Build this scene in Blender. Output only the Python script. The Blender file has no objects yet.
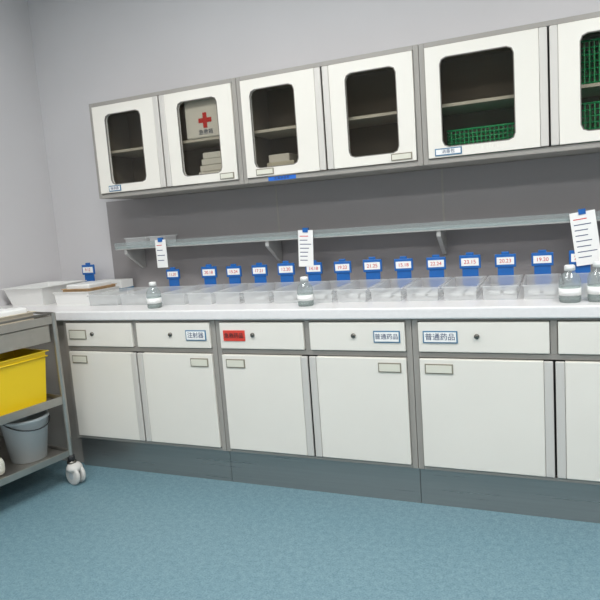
import bpy, bmesh, math, random
from mathutils import Vector, Matrix
random.seed(4)
S=bpy.context.scene
try:
    S.view_settings.view_transform='Standard'
    S.view_settings.look='None'
except Exception: pass
col=S.collection

def lin(c):
    return tuple(((v/255)/12.92 if v/255<=0.04045 else ((v/255+0.055)/1.055)**2.4) for v in c)+(1.0,)

# ---------------------------------------------------------------- materials
def mat(name,rgb,rough=.5,metal=0.0,noise=0.0,nscale=20,spec=.5,bump=0.0,stretch=None,rnoise=0.0):
    m=bpy.data.materials.new(name); m.use_nodes=True
    nt=m.node_tree; b=nt.nodes['Principled BSDF']
    c=lin(rgb)
    b.inputs['Base Color'].default_value=c
    b.inputs['Roughness'].default_value=rough
    b.inputs['Metallic'].default_value=metal
    b.inputs['Specular IOR Level'].default_value=spec
    if noise>0 or bump>0 or rnoise>0:
        tc=nt.nodes.new('ShaderNodeTexCoord'); mp=nt.nodes.new('ShaderNodeMapping')
        if stretch: mp.inputs['Scale'].default_value=stretch
        nt.links.new(tc.outputs['Object'],mp.inputs['Vector'])
        n=nt.nodes.new('ShaderNodeTexNoise'); n.inputs['Scale'].default_value=nscale
        n.inputs['Detail'].default_value=4
        nt.links.new(mp.outputs['Vector'],n.inputs['Vector'])
        if noise>0:
            r=nt.nodes.new('ShaderNodeValToRGB')
            r.color_ramp.elements[0].position=.3; r.color_ramp.elements[1].position=.7
            r.color_ramp.elements[0].color=tuple(v*(1-noise) for v in c[:3])+(1,)
            r.color_ramp.elements[1].color=tuple(min(1,v*(1+noise)) for v in c[:3])+(1,)
            nt.links.new(n.outputs['Fac'],r.inputs['Fac']); nt.links.new(r.outputs['Color'],b.inputs['Base Color'])
        if bump>0:
            bp=nt.nodes.new('ShaderNodeBump'); bp.inputs['Strength'].default_value=bump; bp.inputs['Distance'].default_value=.002
            nt.links.new(n.outputs['Fac'],bp.inputs['Height']); nt.links.new(bp.outputs['Normal'],b.inputs['Normal'])
        if rnoise>0:
            mr=nt.nodes.new('ShaderNodeMapRange')
            mr.inputs['To Min'].default_value=max(0,rough-rnoise); mr.inputs['To Max'].default_value=rough+rnoise
            nt.links.new(n.outputs['Fac'],mr.inputs['Value']); nt.links.new(mr.outputs['Result'],b.inputs['Roughness'])
    return m

def glassmat(name,tint,gloss=.12,rough=.03,diff=None,dfac=0.0):
    m=bpy.data.materials.new(name); m.use_nodes=True; nt=m.node_tree
    for n in list(nt.nodes): nt.nodes.remove(n)
    o=nt.nodes.new('ShaderNodeOutputMaterial'); t=nt.nodes.new('ShaderNodeBsdfTransparent'); t.inputs[0].default_value=lin(tint)
    g=nt.nodes.new('ShaderNodeBsdfGlossy'); g.inputs['Roughness'].default_value=rough
    fr=nt.nodes.new('ShaderNodeLayerWeight'); fr.inputs['Blend'].default_value=.12
    ad=nt.nodes.new('ShaderNodeMath'); ad.operation='MULTIPLY_ADD'; ad.inputs[1].default_value=.5; ad.inputs[2].default_value=gloss; ad.use_clamp=True
    nt.links.new(fr.outputs['Fresnel'],ad.inputs[0])
    mx=nt.nodes.new('ShaderNodeMixShader'); nt.links.new(ad.outputs[0],mx.inputs[0])
    base=t
    if diff:
        d=nt.nodes.new('ShaderNodeBsdfDiffuse'); d.inputs[0].default_value=lin(diff)
        tl=nt.nodes.new('ShaderNodeBsdfTranslucent'); tl.inputs[0].default_value=lin(diff)
        m3=nt.nodes.new('ShaderNodeMixShader'); m3.inputs[0].default_value=.5
        nt.links.new(d.outputs[0],m3.inputs[1]); nt.links.new(tl.outputs[0],m3.inputs[2])
        m2=nt.nodes.new('ShaderNodeMixShader'); m2.inputs[0].default_value=dfac
        nt.links.new(t.outputs[0],m2.inputs[1]); nt.links.new(m3.outputs[0],m2.inputs[2]); base=m2
    nt.links.new(base.outputs[0],mx.inputs[1]); nt.links.new(g.outputs[0],mx.inputs[2])
    nt.links.new(mx.outputs[0],o.inputs['Surface'])
    return m

M={}
M['door']=mat('cabinet_white_laminate',(230,226,217),.38,noise=.015,nscale=3)
M['frame']=mat('cabinet_grey_frame',(154,150,144),.45,noise=.02,nscale=5)
M['gasket']=mat('window_gasket_grey',(120,116,110),.6)
M['alu']=mat('aluminium_profile',(208,204,198),.4,metal=.1)
M['gap']=mat('dark_gap',(70,66,62),.8)
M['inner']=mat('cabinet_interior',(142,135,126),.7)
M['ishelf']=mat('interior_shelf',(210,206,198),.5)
M['counter']=mat('white_counter_resin',(230,228,227),.25,noise=.02,nscale=60)
M['kick']=mat('kick_brushed_steel',(160,161,159),.3,metal=.8,noise=.04,nscale=3,stretch=(.6,1,30),rnoise=.08)
M['splash']=mat('backsplash_grey_panel',(146,142,142),.5,noise=.02,nscale=4)
M['wall']=mat('painted_wall',(210,208,209),.8,noise=.015,nscale=2.5,bump=.1)
M['ceil']=mat('ceiling_paint',(228,227,225),.9,noise=.01,nscale=2)
M['steel']=mat('stainless_steel',(176,172,165),.28,metal=.85,noise=.04,nscale=30)
M['shelf']=mat('shelf_grey_metal',(182,182,180),.4,metal=.2)
M['blue']=mat('blue_plastic',(20,96,172),.4)
M['blues']=mat('blue_sticker',(30,105,200),.5)
M['paper']=mat('white_paper',(240,240,238),.7)
M['red']=mat('red_ink',(205,40,35),.6)
M['ink']=mat('dark_ink',(60,75,110),.6)
M['card']=mat('card_insert',(216,214,200),.6)
M['cardb']=mat('card_holder_border',(136,130,114),.5)
M['cardblue']=mat('card_blue_border',(64,116,150),.5)
M['redlab']=mat('red_label',(214,66,52),.6)
M['chrome']=mat('lock_chrome',(120,118,112),.25,metal=.9)
M['yellow']=mat('yellow_plastic',(236,200,24),.4,noise=.02,nscale=4)
M['bucket']=mat('grey_bucket_plastic',(186,192,194),.4)
M['rubber']=mat('caster_grey_rubber',(205,203,198),.5)
M['dark']=mat('dark_plastic',(45,46,48),.5)
M['green']=mat('green_basket_plastic',(26,165,105),.45)
M['wood']=mat('tan_basket',(186,152,112),.7,noise=.12,nscale=40)
M['beige']=mat('beige_plastic',(206,196,176),.5)
M['whitep']=mat('white_plastic',(232,232,229),.35)
M['packet']=mat('frosted_packet',(206,208,207),.5,noise=.04,nscale=30)
M['glass']=glassmat('tinted_door_glass',(236,234,229),.015,.04)
M['clear']=glassmat('clear_plastic',(250,251,251),.03,.15,(250,251,251),.42)
M['lip']=glassmat('acrylic_lip',(240,246,246),.04,.05,(235,240,240),.2)
M['bottle']=glassmat('clear_bottle',(240,246,246),.05,.04,(240,242,242),.15)
M['liquid']=glassmat('bottle_liquid',(225,232,229),.04,.1,(230,234,232),.25)

fm=bpy.data.materials.new('teal_vinyl_floor'); fm.use_nodes=True; nt=fm.node_tree; b=nt.nodes['Principled BSDF']
tc=nt.nodes.new('ShaderNodeTexCoord')
n1=nt.nodes.new('ShaderNodeTexNoise'); n1.inputs['Scale'].default_value=150; n1.inputs['Detail'].default_value=4
n3=nt.nodes.new('ShaderNodeTexNoise'); n3.inputs['Scale'].default_value=45; n3.inputs['Detail'].default_value=5
for n in (n1,n3): nt.links.new(tc.outputs['Object'],n.inputs['Vector'])
av=nt.nodes.new('ShaderNodeMath'); av.operation='MULTIPLY_ADD'; av.inputs[1].default_value=.35
m65=nt.nodes.new('ShaderNodeMath'); m65.operation='MULTIPLY'; m65.inputs[1].default_value=.65
nt.links.new(n1.outputs['Fac'],m65.inputs[0]); nt.links.new(n3.outputs['Fac'],av.inputs[0]); nt.links.new(m65.outputs[0],av.inputs[2])
r=nt.nodes.new('ShaderNodeValToRGB')
r.color_ramp.elements[0].position=.38; r.color_ramp.elements[0].color=lin((90,124,136))
r.color_ramp.elements[1].position=.62; r.color_ramp.elements[1].color=lin((122,152,162))
nt.links.new(av.outputs[0],r.inputs['Fac'])
nt.links.new(r.outputs['Color'],b.inputs['Base Color'])
b.inputs['Roughness'].default_value=.42
bp=nt.nodes.new('ShaderNodeBump'); bp.inputs['Strength'].default_value=.12; bp.inputs['Distance'].default_value=.001
nt.links.new(n1.outputs['Fac'],bp.inputs['Height']); nt.links.new(bp.outputs['Normal'],b.inputs['Normal'])
M['floor']=fm

# ---------------------------------------------------------------- helpers
def empty(name,loc=(0,0,0)):
    e=bpy.data.objects.new(name,None); e.empty_display_size=.05; e.location=loc; col.objects.link(e); return e
def obj(name,me,m,parent=None):
    o=bpy.data.objects.new(name,me); col.objects.link(o)
    if m is not None: me.materials.append(M[m] if isinstance(m,str) else m)
    if parent:
        o.parent=parent; o.matrix_parent_inverse=Matrix.Translation(-Vector(parent.location))
    return o
def box(name,x0,x1,y0,y1,z0,z1,m,parent=None,bev=0.002):
    bm=bmesh.new(); bmesh.ops.create_cube(bm,size=1)
    bmesh.ops.scale(bm,vec=(x1-x0,y1-y0,z1-z0),verts=bm.verts)
    bmesh.ops.translate(bm,vec=((x0+x1)/2,(y0+y1)/2,(z0+z1)/2),verts=bm.verts)
    if bev>0:
        bv=min(bev,min(x1-x0,y1-y0,z1-z0)*.3)
        bmesh.ops.bevel(bm,geom=bm.edges[:],offset=bv,segments=2,affect='EDGES',profile=.5)
    me=bpy.data.meshes.new(name); bm.to_mesh(me); bm.free()
    return obj(name,me,m,parent)
def tube(name,pts,rad,m,parent=None,cyc=False,res=6):
    cu=bpy.data.curves.new(name,'CURVE'); cu.dimensions='3D'; cu.bevel_depth=rad; cu.bevel_resolution=res//2
    cu.use_fill_caps=True
    s=cu.splines.new('POLY'); s.points.add(len(pts)-1); s.use_cyclic_u=cyc
    for i,p in enumerate(pts): s.points[i].co=(*p,1)
    t=bpy.data.objects.new('t',cu); col.objects.link(t)
    dg=bpy.context.evaluated_depsgraph_get(); me=bpy.data.meshes.new_from_object(t.evaluated_get(dg)); me.name=name
    bpy.data.objects.remove(t); me.materials.clear()
    for p in me.polygons: p.use_smooth=True
    return obj(name,me,m,parent)
def lathe(name,prof,center,m,parent=None,axis='Z',seg=28):
    bm=bmesh.new(); rings=[]
    for r,z in prof:
        ring=[]
        for i in range(seg):
            a=2*math.pi*i/seg; x,y=r*math.cos(a),r*math.sin(a)
            if axis=='Z': v=(x,y,z)
            elif axis=='X': v=(z,x,y)
            else: v=(x,z,y)
            ring.append(bm.verts.new(Vector(v)+Vector(center)))
        rings.append(ring)
    for a,b_ in zip(rings,rings[1:]):
        for i in range(seg):
            bm.faces.new((a[i],a[(i+1)%seg],b_[(i+1)%seg],b_[i]))
    if prof[0][0]>1e-4: bm.faces.new(rings[0])
    if prof[-1][0]>1e-4: bm.faces.new(rings[-1])
    bmesh.ops.recalc_face_normals(bm,faces=bm.faces)
    me=bpy.data.meshes.new(name); bm.to_mesh(me); bm.free()
    for p in me.polygons: p.use_smooth=len(p.vertices)==4
    return obj(name,me,m,parent)
def rrect(x0,x1,z0,z1,r,n=5):
    P=[]
    for cx,cz,a0 in ((x1-r,z1-r,0),(x0+r,z1-r,90),(x0+r,z0+r,180),(x1-r,z0+r,270)):
        for i in range(n+1):
            a=math.radians(a0+90*i/n); P.append((cx+r*math.cos(a),cz+r*math.sin(a)))
    return P
def panel_curve(name,loops,y0,y1,m,parent=None,bev=.0015):
    cu=bpy.data.curves.new(name,'CURVE'); cu.dimensions='2D'; cu.fill_mode='BOTH'
    cu.extrude=(y1-y0)/2-bev; cu.bevel_depth=bev; cu.bevel_resolution=1; cu.offset=-bev
    for L in loops:
        s=cu.splines.new('POLY'); s.points.add(len(L)-1); s.use_cyclic_u=True
        for i,p in enumerate(L): s.points[i].co=(p[0],p[1],0,1)
    t=bpy.data.objects.new('t',cu); col.objects.link(t)
    dg=bpy.context.evaluated_depsgraph_get(); me=bpy.data.meshes.new_from_object(t.evaluated_get(dg)); me.name=name
    bpy.data.objects.remove(t); me.materials.clear()
    for v in me.vertices:
        x,y,z=v.co; v.co=(x,(y0+y1)/2-z,y)
    return obj(name,me,m,parent)
def text(name,body,size,loc,m,parent=None):
    cu=bpy.data.curves.new(name,'FONT'); cu.body=body; cu.size=size; cu.align_x='CENTER'; cu.align_y='CENTER'
    cu.extrude=.0003
    t=bpy.data.objects.new('t',cu); col.objects.link(t)
    dg=bpy.context.evaluated_depsgraph_get(); me=bpy.data.meshes.new_from_object(t.evaluated_get(dg)); me.name=name
    bpy.data.objects.remove(t); me.materials.clear()
    me.transform(Matrix.Translation(loc)@Matrix.Rotation(math.pi/2,4,'X'))
    return obj(name,me,m,parent)
def card(x0,x1,z0,z1,y,parent,kind='plain',txt=None):
    bm_={'plain':'cardb','blue':'cardblue','red':'redlab'}[kind]
    box('label_frame',x0,x1,y-.004,y+.002,z0,z1,bm_,parent,.001)
    e=.005
    if kind!='red':
        box('label_card',x0+e,x1-e,y-.0055,y-.003,z0+e,z1-e,'card' if kind=='plain' else 'paper',parent,.0005)
    if txt: text('label_text',txt,min((z1-z0)*.6,(x1-x0-.012)/len(txt)*1.0),((x0+x1)/2,y-.006,(z0+z1)/2),'ink' if kind!='red' else 'dark',parent)
def lock(x,z,y,parent):
    lathe('lock',[(.0105,0),(.0105,-.006),(.008,-.009),(.0,-.009)],(x,y,z),'chrome',parent,axis='Y',seg=18)

# ---------------------------------------------------------------- dimensions
U=.946; V=1.094
units=[(0,U),(U,2*U),(2*U,2*U+V),(2*U+V,3*U+V)]
XE=3*U+V
WY=.75
D=.423
CT=.83; CTT=.878
ZT,ZB=2.023,1.48

# ---------------------------------------------------------------- room
XL,XR,YB,ZC=-.70,5.2,-5.2,2.95
box('floor',XL-.1,XR+.1,YB-.1,WY+.1,-.1,0,'floor',None,0)
box('ceiling',XL-.1,XR+.1,YB-.1,WY+.1,ZC,ZC+.1,'ceil',None,0)
box('wall_back',XL-.1,XR+.1,WY,WY+.1,0,ZC,'wall',None,0)
box('wall_left',XL-.1,XL,YB,WY,0,ZC,'wall',None,0)
box('wall_right',XR,XR+.1,YB,WY,0,ZC,'wall',None,0)
box('wall_front',XL-.1,XR+.1,YB-.1,YB,0,ZC,'wall',None,0)
box('baseboard_left',XL,XL+.012,YB,WY,0,.1,'frame',None,.002)

bs=empty('backsplash_panel',(0,WY-.01,CTT))
xs=[-.24,.985,1.925,2.88,XE]
for i in range(4):
    box('panel_%d'%i,xs[i]+.002,xs[i+1]-.002,WY-.012,WY-.001,CTT+.001,ZB-.001,'splash',bs,.001)
    if i: box('post_%d'%i,xs[i]-.005,xs[i]+.005,WY-.014,WY-.001,CTT+.001,ZB-.001,'frame',bs,.001)

# ---------------------------------------------------------------- base cabinets
def handle_strip(x0,x1,y,z0,z1,parent):
    box('door_pull_profile',x0,x1,y-.010,y+.004,z0,z1,'alu',parent,.004)
lower_cards=[
 (('plain',None),('blue','注射器'),('plain',None),('plain',None)),
 (('red','急救药品'),('blue','普通药品'),('plain',None),('plain',None)),
 (('blue','普通药品'),('plain',None),('plain',None),('plain',None)),
 (('plain',None),('plain',None),('plain',None),('plain',None))]
for ui,(a,b_) in enumerate(units):
    e=empty('base_cabinet',(a,0,0))
    m_=(a+b_)/2; st=.026
    yb=WY-.03
    box('side_left',a+.001,a+st,0,yb,.17,CT-.003,'frame',e)
    box('side_right',b_-st,b_-.001,0,yb,.17,CT-.003,'frame',e)
    box('bottom_rail',a+st,b_-st,.002,yb,.17,.185,'frame',e)
    box('middle_rail',a+st,b_-st,.002,.06,.664,.686,'frame',e)
    box('top_rail',a+st,b_-st,.002,.06,.818,CT-.003,'frame',e)
    box('drawer_mullion',m_-.013,m_+.013,.002,.06,.686,.818,'frame',e)
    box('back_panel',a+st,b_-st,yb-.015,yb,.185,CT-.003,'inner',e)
    box('gap_liner',a+st,b_-st,.024,.03,.186,.817,'gap',e,0)
    c=lower_cards[ui]
    for k,(x0,x1) in enumerate(((a+st+.002,m_-.015),(m_+.015,b_-st-.002))):
        box('drawer_front_%d'%k,x0,x1,-.012,.014,.690,.815,'door',e,.003)
        w=.115 if ui!=2 else .14
        if k==0: cx0=x0+.020; lx=x0+.175
        else: cx0=x1-.020-w; lx=x1-.225
        if ui==2: lx=x0+.235 if k==0 else x1-.26
        card(cx0,cx0+w,.728,.779,-.012,e,*c[k])
        lock(lx,.757,-.012,e)
    dl=(a+st+.002,m_-.038); dr=(m_+.038,b_-st-.002)
    for k,(x0,x1) in enumerate((dl,dr)):
        box('door_panel_%d'%k,x0,x1,-.012,.014,.190,.660,'door',e,.003)
        w=.10 if ui!=2 else .115
        cx0=x0+.022 if k==0 else x1-.022-w
        card(cx0,cx0+w,.598,.640,-.012,e,*c[2+k])
    handle_strip(m_-.037,m_-.004,-.004,.190,.660,e)
    handle_strip(m_+.004,m_+.037,-.004,.190,.660,e)
    box('kick_plate',a+.001,b_-.001,.027,.045,0,.169,'kick',e,.001)

ct=empty('countertop',(0,0,0))
box('slab',XL+.001,XE+.02,-.022,WY-.016,CT,CTT,'counter',ct,.006)
box('end_support_panel',XL+.002,-.004,.05,.068,0,CT,'frame',ct)

# ---------------------------------------------------------------- overhead cabinets
ucards=[(('blue','输液器'),('plain',None)),(('plain',None),('plain',None)),(('blue','消毒包'),('plain',None)),(('plain',None),('plain',None))]
for ui,(a,b_) in enumerate(units):
    if ui==0: a=-.02
    e=empty('overhead_cabinet',(a,D,ZB))
    st=.026; m_=(a+b_)/2 if ui else (0+b_)/2-.005
    yb=WY-.002
    box('side_left',a+.001,a+st,D,yb,ZB,ZT,'frame',e)
    box('side_right',b_-st,b_-.001,D,yb,ZB,ZT,'frame',e)
    box('top_panel',a+st,b_-st,D,yb,ZT-.022,ZT,'frame',e)
    box('bottom_panel',a+st,b_-st,D,yb,ZB,ZB+.024,'frame',e)
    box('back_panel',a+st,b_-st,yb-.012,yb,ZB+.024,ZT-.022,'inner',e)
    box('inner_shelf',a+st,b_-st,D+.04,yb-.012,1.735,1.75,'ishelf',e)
    box('center_post',m_-.008,m_+.008,D+.016,D+.03,ZB+.024,ZT-.022,'gap',e,0)
    dz0,dz1=ZB+.027,ZT-.025
    for k,(x0,x1) in enumerate(((a+st+.002,m_-.038),(m_+.038,b_-st-.002))):
        cx=(x0+x1)/2-(.004 if k==0 else 0); hw=.124 if ui<2 else .158
        if ui==0 and k==0: cx=.216
        if ui==0 and k==1: cx=.706
        if ui==1 and k==0: cx=1.147
        if ui==2 and k==0: cx=2.143
        zz0,zz1=1.551,1.946
        L=[(x0,dz0),(x1,dz0),(x1,dz1),(x0,dz1)]
        panel_curve('door_frame_%d'%k,[L,rrect(cx-hw,cx+hw,zz0,zz1,.03,2)],D-.012,D+.012,'door',e)
        panel_curve('window_gasket_%d'%k,[rrect(cx-hw-.001,cx+hw+.001,zz0-.001,zz1+.001,.03,2),rrect(cx-hw+.003,cx+hw-.003,zz0+.003,zz1-.003,.028,2)],D-.0125,D-.004,'gasket',e,.0006)
        box('glass_%d'%k,cx-hw-.008,cx+hw+.008,D+.0125,D+.0165,zz0-.008,zz1+.008,'glass',e,0)
        w=.085
        c0=cx-hw-.02 if k==0 else x1-.02-w
        if ui==2 and k==0: w=.12; c0=x0+.03
        if ui==1: w=.10; c0=x0+.055 if k==0 else x1-.02-w
        card(c0,c0+w,ZB+.034,ZB+.067,D-.012,e,*ucards[ui][k])
    handle_strip(m_-.037,m_-.004,D-.004,dz0,dz1,e)
    handle_strip(m_+.004,m_+.037,D-.004,dz0,dz1,e)
    if ui==1:
        box('blue_strip_label',1.09,1.245,D-.003,D+.002,ZB+.001,ZB+.022,'blues',e,.0005)
        text('strip_text','急 救 药 品 柜',.014,(1.167,D-.0035,ZB+.0115),'dark',e)

fa=empty('first_aid_box',(.75,.46,1.75))
box('case',.60,.835,.455,.60,1.7505,1.975,'whitep',fa,.008)
box('cross_h',.685,.765,.4525,.456,1.829,1.853,'red',fa,0)
box('cross_v',.713,.737,.452,.456,1.801,1.881,'red',fa,0)
text('case_text','急救箱',.03,(.725,.4535,1.778),'ink',fa)
pk=empty('paper_pack_stack',(.72,.5,1.51))
for i in range(5):
    box('pack_%d'%i,.63+.012*i,.86-.008*i,.475,.66,1.5045+i*.034,1.5375+i*.034,'whitep',pk,.004)
cb=empty('white_carton_stack',(1.15,.5,1.504))
box('carton_0',1.04,1.20,.52,.68,1.5045,1.585,'card',cb,.003)
box('carton_1',1.05,1.17,.53,.67,1.5855,1.625,'whitep',cb,.003)

def basket(name,x0,x1,y0,y1,z0,h,m):
    e=empty(name,(x0,y0,z0)); r=.003
    box('floor_plate',x0,x1,y0,y1,z0,z0+.004,m,e,.001)
    nz=6
    for i in range(nz+1):
        z=z0+.004+h*i/nz; rr=r if i<nz else .005
        tube('ring_%d'%i,[(x0,y0,z),(x1,y0,z),(x1,y1,z),(x0,y1,z)],rr,m,e,cyc=True,res=2)
    n=int((x1-x0)/.018)
    bm=bmesh.new()
    def bar(x,y):
        g=bmesh.ops.create_cube(bm,size=1)['verts']
        bmesh.ops.scale(bm,vec=(.005,.005,h),verts=g); bmesh.ops.translate(bm,vec=(x,y,z0+h/2+.003),verts=g)
    for i in range(n+1):
        x=x0+(x1-x0)*i/n; bar(x,y0); bar(x,y1)
    n=int((y1-y0)/.018)
    for i in range(n+1):
        y=y0+(y1-y0)*i/n; bar(x0,y); bar(x1,y)
    me=bpy.data.meshes.new('bars'); bm.to_mesh(me); bm.free(); obj('bars',me,m,e)
    return e
basket('green_wire_basket',2.00,2.36,.47,.68,1.507,.115,'green')
basket('green_wire_basket',2.56,2.90,.47,.68,1.507,.16,'green')
basket('green_wire_basket',2.56,2.90,.47,.68,1.7515,.17,'green')

# ---------------------------------------------------------------- shelf
sh=empty('storage_shelf',(0,.55,1.18))
box('shelf_board',-.05,3.6,.55,WY-.016,1.168,1.188,'shelf',sh,.003)
box('front_lip',-.05,3.6,.548,.5495,1.175,1.212,'lip',sh,0)
for i,x in enumerate((.02,.985,1.925,2.88)):
    me=bpy.data.meshes.new('bracket'); bm=bmesh.new()
    P=[(WY-.016,1.168),(WY-.016,1.04),(WY-.035,1.04),(.56,1.14),(.56,1.168)]
    A=[bm.verts.new((x-.01,p[0],p[1])) for p in P]; B=[bm.verts.new((x+.01,p[0],p[1])) for p in P]
    bm.faces.new(A); bm.faces.new(B[::-1])
    for k in range(5): bm.faces.new((A[k],A[(k+1)%5],B[(k+1)%5],B[k]))
    bmesh.ops.recalc_face_normals(bm,faces=bm.faces)
    bm.to_mesh(me); bm.free(); obj('bracket_%d'%i,me,'shelf',sh)

# ---------------------------------------------------------------- trays and label holders
def open_box(name,x0,x1,y0,y1,z0,z1,m,parent=None,taper=.01,th=.003,rim=.006,single=False):
    bm=bmesh.new()
    def ring(dx,z): return [bm.verts.new(v) for v in ((x0+dx,y0+dx,z),(x1-dx,y0+dx,z),(x1-dx,y1-dx,z),(x0+dx,y1-dx,z))]
    if single:
        R_=[ring(taper,z0+.0005),ring(rim,z1-.001),ring(0,z1),ring(0,z1-.006)]
        bm.faces.new(R_[0][::-1])
    else:
        R_=[ring(taper,z0),ring(0+rim,z1-.004),ring(0,z1-.004),ring(0,z1),ring(rim+th,z1),ring(taper+th,z0+th)]
        bm.faces.new(R_[0][::-1]); bm.faces.new(R_[-1])
    for a,b_ in zip(R_,R_[1:]):
        for k in range(4): bm.faces.new((a[k],a[(k+1)%4],b_[(k+1)%4],b_[k]))
    bmesh.ops.recalc_face_normals(bm,faces=bm.faces)
    me=bpy.data.meshes.new(name); bm.to_mesh(me); bm.free()
    return obj(name,me,m,parent)
def holder(x,y,z0,s=1.0,txt='0.1'):
    e=empty('blue_label_holder',(x,y,z0))
    w=.05*s
    me=bpy.data.meshes.new('stem'); bm=bmesh.new()
    P=[(-.030*s,0),(.030*s,0),(.038*s,.03),(.038*s,.10),(-.038*s,.10),(-.038*s,.03)]
    A=[bm.verts.new((x+p[0],y,z0+p[1])) for p in P]; B=[bm.verts.new((x+p[0],y+.006,z0+p[1])) for p in P]
    bm.faces.new(A); bm.faces.new(B[::-1])
    for k in range(6): bm.faces.new((A[k],A[(k+1)%6],B[(k+1)%6],B[k]))
    bmesh.ops.recalc_face_normals(bm,faces=bm.faces); bm.to_mesh(me); bm.free(); obj('stem',me,'blue',e)
    box('plate',x-w,x+w,y-.006,y+.006,z0+.10,z0+.10+.065*s,'blue',e,.003)
    box('tab',x-.018,x+.018,y-.005,y+.005,z0+.10+.064*s,z0+.10+.078*s,'blue',e,.003)
    box('card',x-w*.82,x+w*.82,y-.0075,y-.005,z0+.113,z0+.10+.05*s,'paper',e,.0005)
    text('card_text',txt,.026*s,(x,y-.008,z0+.10+.031*s),'red',e)
txts=['20.18','15.24','17.21','12.20','14.18','19.22','21.25','15.18','22.24','23.15','20.23','19.20','28.18','24.15','16.22','13.21']
trx=[.61+.1625*i for i in range(16)]
for i,x in enumerate(trx):
    open_box('plastic_storage_tray',x-.077,x+.077,.15,.535,CTT,CTT+.062,'clear',single=True,rim=.008)
    holder(x,.543,CTT,.95 if i%3 else 1.0,txts[i])
    p=empty('medicine_packets',(x,.35,CTT+.004))
    for k in range(2):
        xx=x-.055+.06*k+random.uniform(-.003,.003); yy=.24+random.uniform(0,.06)
        box('packet_%d'%k,xx,xx+.048,yy,yy+.17,CTT+.002,CTT+.016+random.uniform(0,.008),'packet',p,.004)
for x0,x1 in ((.03,.24),(.25,.52)):
    open_box('plastic_storage_tray',x0,x1,.17,.52,CTT,CTT+.06,'clear',single=True)
    p=empty('medicine_packets',(x0,.35,CTT+.004))
    for k in range(3):
        box('packet_%d'%k,x0+.02+.06*k,x0+.07+.06*k,.22,.45,CTT+.002,CTT+.025,'packet',p,.004)
holder(.36,.545,CTT,.9,'11.20')
holder(-.36,.64,CTT+.04,1.0,'9.12')

# ---------------------------------------------------------------- bottles
def bottle(x,y,s=1.0,h=.11):
    e=empty('clear_bottle',(x,y,CTT)); r=.032*s
    lathe('body',[(r*.92,0),(r,.006),(r,h*.6),(r*.8,h*.74),(r*.42,h*.84),(r*.42,h*.9)],(x,y,CTT),'bottle',e)
    lathe('liquid',[(r*.88,.003),(r*.94,.008),(r*.94,h*.42),(0,h*.42)],(x,y,CTT),'liquid',e)
    lathe('cap',[(r*.5,h*.88),(r*.5,h),(r*.4,h*1.03),(0,h*1.03)],(x,y,CTT),'whitep',e)
    lathe('label',[(r*1.01,h*.2),(r*1.01,h*.4)],(x,y,CTT),'paper',e)
bottle(.55,.08,1.15,.13); bottle(1.39,.08,1.15,.13); bottle(2.50,.08,1.25,.14); bottle(2.60,.09,1.2,.15)

def note(x,w,h,tilt,lines,y=.533,ztop=1.215):
    e=empty('hanging_note',(x,y,ztop))
    Rm=Matrix.Rotation(tilt,4,'Y')
    def add(nm,x0,x1,y0,y1,z0,z1,m):
        o=box(nm,x0,x1,y0,y1,z0,z1,m,None,.0004); o.data.transform(Matrix.Translation((x,y,ztop))@Rm)
        o.parent=e; o.matrix_parent_inverse=Matrix.Translation(-Vector(e.location))
    add('sheet',-w/2,w/2,0,.0015,-h,0,'paper')
    add('clip',-.015,.015,-.004,.014,-.012,.012,'blue')
    for i in range(lines):
        z=-.03-(h-.045)*i/lines
        add('line_%d'%i,-w*.38,w*random.uniform(.1,.38),-.0008,0,z-.004,z,'red' if i==0 else 'ink')
note(.30,.075,.165,0,4); note(1.23,.085,.195,.05,7); note(2.565,.105,.24,-.12,8)

for x0,x1 in ((.0,.16),(.18,.3)):
    open_box('clear_shelf_box',x0,x1,.58,.72,1.1885,1.1885+.05,'clear',single=True)

# ---------------------------------------------------------------- left end of counter
open_box('white_wash_basin',-.66,-.33,.20,.58,CTT,CTT+.11,'whitep',taper=.04,rim=.012)
open_box('white_storage_box',-.27,.0,.22,.50,CTT,CTT+.075,'whitep',taper=.012)
tr=empty('wooden_rim_tray',(-.12,.35,CTT+.07))
open_box('tray',-.22,-.01,.24,.48,CTT+.0755,CTT+.092,'wood',tr,taper=.006)
box('folded_cloth',-.20,-.03,.26,.46,CTT+.081,CTT+.115,'whitep',tr,.008)
bx_=empty('glove_box',(-.2,.6,CTT))
box('carton',-.30,-.06,.58,.70,CTT,CTT+.10,'whitep',bx_,.004)
box('carton_band',-.301,-.059,.579,.701,CTT+.03,CTT+.05,'cardblue',bx_,0)

# ---------------------------------------------------------------- trolley
before=set(bpy.data.objects)
tx0,tx1,ty0,ty1=-.57,.12,-.86,-.18
tr=empty('stainless_steel_trolley',(tx1,ty1,0))
for i,(x,y) in enumerate(((tx0,ty0),(tx1,ty0),(tx0,ty1),(tx1,ty1))):
    tube('leg_%d'%i,[(x,y,.125),(x,y,.90)],.0135,'steel',tr)
    lathe('foot_collar_%d'%i,[(.018,.118),(.018,.15),(.0135,.155)],(x,y,0),'dark',tr,seg=16)
    lathe('swivel_plate_%d'%i,[(.024,.108),(.024,.12),(.01,.122)],(x,y,0),'chrome',tr,seg=16)
    wy=y; wx=x+.02
    for s in (-1,1):
        lathe('wheel_%d_%d'%(i,s),[(0,-.010),(.040,-.010),(.050,-.006),(.050,.006),(.040,.010),(0,.010)],(wx,wy+s*.017,.0503),'rubber',tr,axis='Y')
        lathe('hub_%d_%d'%(i,s),[(.018,-.012),(.018,.012)],(wx,wy+s*.017,.0503),'bucket',tr,axis='Y',seg=16)
    lathe('hood_%d'%i,[(.0,.112),(.03,.108),(.04,.092),(.042,.075)],(wx-.004,wy,0),'rubber',tr,seg=20)
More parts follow.
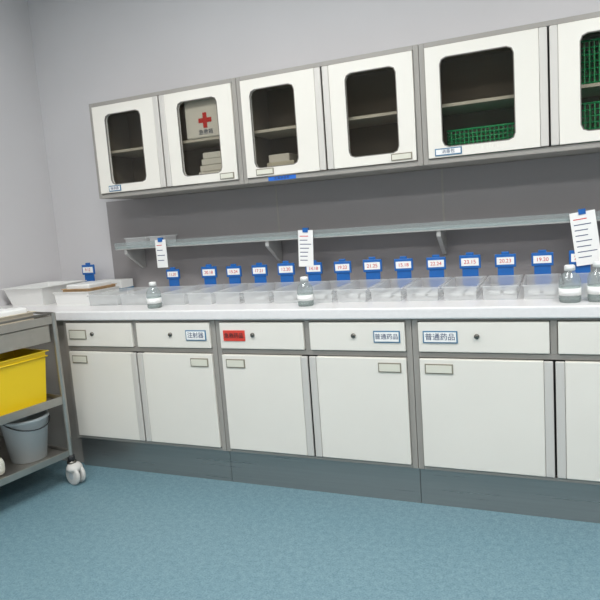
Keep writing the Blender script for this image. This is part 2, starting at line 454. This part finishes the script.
def tray(nm,z,lip):
    box(nm+'_plate',tx0+.01,tx1-.01,ty0+.01,ty1-.01,z-.004,z,'steel',tr,.001)
    for a in ((tx0,tx1,ty0-.004,ty0+.004),(tx0,tx1,ty1-.004,ty1+.004),(tx0-.004,tx0+.004,ty0,ty1),(tx1-.004,tx1+.004,ty0,ty1)):
        box(nm+'_lip',*a,z-.022,z+lip,'steel',tr,.002)
tray('top_tray',.868,.018); tray('middle_tray',.45,.02); tray('bottom_tray',.17,.012)
tube('guard_rail',[(tx1,ty0,.898),(tx1,ty1,.898),(tx0,ty1,.898),(tx0,ty0,.898)],.006,'steel',tr)
box('drawer_box',tx0+.02,tx1-.012,ty0+.02,ty1-.02,.755,.845,'steel',tr,.003)
box('drawer_face',tx1-.014,tx1-.004,ty0+.03,ty1-.03,.757,.842,'steel',tr,.002)

yb_=empty('yellow_waste_bin',(.0,-.4,.45))
open_box('bin_body',-.19,.10,-.58,-.215,.451,.715,'yellow',yb_,taper=.03,rim=.012)
tube('bin_band',[(-.182,-.572,.687),(.092,-.572,.687),(.092,-.223,.687),(-.182,-.223,.687)],.004,'yellow',yb_,cyc=True)
bk=empty('grey_bucket',(.0,-.33,.17))
bx,by=-.02,-.32
lathe('bucket_body',[(.085,.1715),(.112,.375),(.118,.378),(.118,.392),(.108,.392),(.106,.375),(.08,.178),(0,.178)],(bx,by,0),'bucket',bk,seg=36)
tube('bucket_handle',[(bx+.118*math.sin(t),by+.118*math.cos(t),.388-.05*math.sin(t)) for t in [math.pi*i/14 for i in range(15)]],.003,'dark',bk)
bd=empty('folded_linen_bundle',(.02,-.6,.17))
box('bundle',-.12,.08,-.75,-.50,.1725,.26,'card',bd,.03)

bt=empty('beige_basket',(0,-.45,.875))
open_box('basket_body',-.16,.09,-.56,-.25,.8685,.92,'beige',bt,taper=.01,rim=.01)
for k in range(3):
    box('white_pack_%d'%k,-.14+.072*k,-.075+.072*k,-.52,-.28,.873,.935+.004*k,'whitep',bt,.008)
box('brown_packet',-.13,.05,-.50,-.42,.936,.95,'wood',bt,.004)
piv=Vector((tx1,ty1,0)); Rz=Matrix.Translation(piv)@Matrix.Rotation(math.radians(-9),4,'Z')@Matrix.Translation(-piv)
bpy.context.view_layer.update()
for o in set(bpy.data.objects)-before:
    if o.parent is None:
        o.matrix_world=Rz@Matrix.Translation(o.location)

# ---------------------------------------------------------------- lights (ceiling LED panels)
em=bpy.data.materials.new('led_diffuser'); em.use_nodes=True
bb=em.node_tree.nodes['Principled BSDF']; bb.inputs['Emission Color'].default_value=(1,1,.99,1); bb.inputs['Emission Strength'].default_value=6
M['led']=em
for (lx,ly) in ((1.0,-1.1),(3.4,-1.1),(1.0,-3.3),(3.4,-3.3)):
    e=empty('ceiling_light_panel',(lx,ly,ZC))
    box('light_frame',lx-.62,lx+.62,ly-.32,ly+.32,ZC-.02,ZC-.0005,'alu',e,.002)
    box('diffuser',lx-.59,lx+.59,ly-.29,ly+.29,ZC-.024,ZC-.019,'led',e,0)
    ld=bpy.data.lights.new('panel_lamp','AREA'); ld.shape='RECTANGLE'; ld.size=1.15; ld.size_y=.55; ld.energy=31.5; ld.color=(1,.995,.985)
    lo=bpy.data.objects.new('panel_lamp',ld); lo.location=(lx,ly,ZC-.03); col.objects.link(lo)
    lo.parent=e; lo.matrix_parent_inverse=Matrix.Translation(-Vector(e.location))
w=bpy.data.worlds.new('world'); S.world=w; w.use_nodes=True
w.node_tree.nodes['Background'].inputs[0].default_value=(.8,.85,.9,1); w.node_tree.nodes['Background'].inputs[1].default_value=.3

# ---------------------------------------------------------------- camera
ya,pi_,ro=-0.4005,-0.1309,-0.0735
n=Vector((math.sin(ya)*math.cos(pi_),math.cos(ya)*math.cos(pi_),math.sin(pi_)))
r0=Vector((math.cos(ya),-math.sin(ya),0)); u0=r0.cross(n)
rr=r0*math.cos(ro)+u0*math.sin(ro); uu=-r0*math.sin(ro)+u0*math.cos(ro)
cam=bpy.data.cameras.new('camera'); co=bpy.data.objects.new('camera',cam); col.objects.link(co)
Mx=Matrix(((rr.x,uu.x,-n.x),(rr.y,uu.y,-n.y),(rr.z,uu.z,-n.z))).to_4x4()
Mx.translation=(2.4334,-2.4511,1.2662); co.matrix_world=Mx
cam.sensor_fit='HORIZONTAL'; cam.sensor_width=36; cam.lens=36; cam.clip_start=.02
S.camera=co
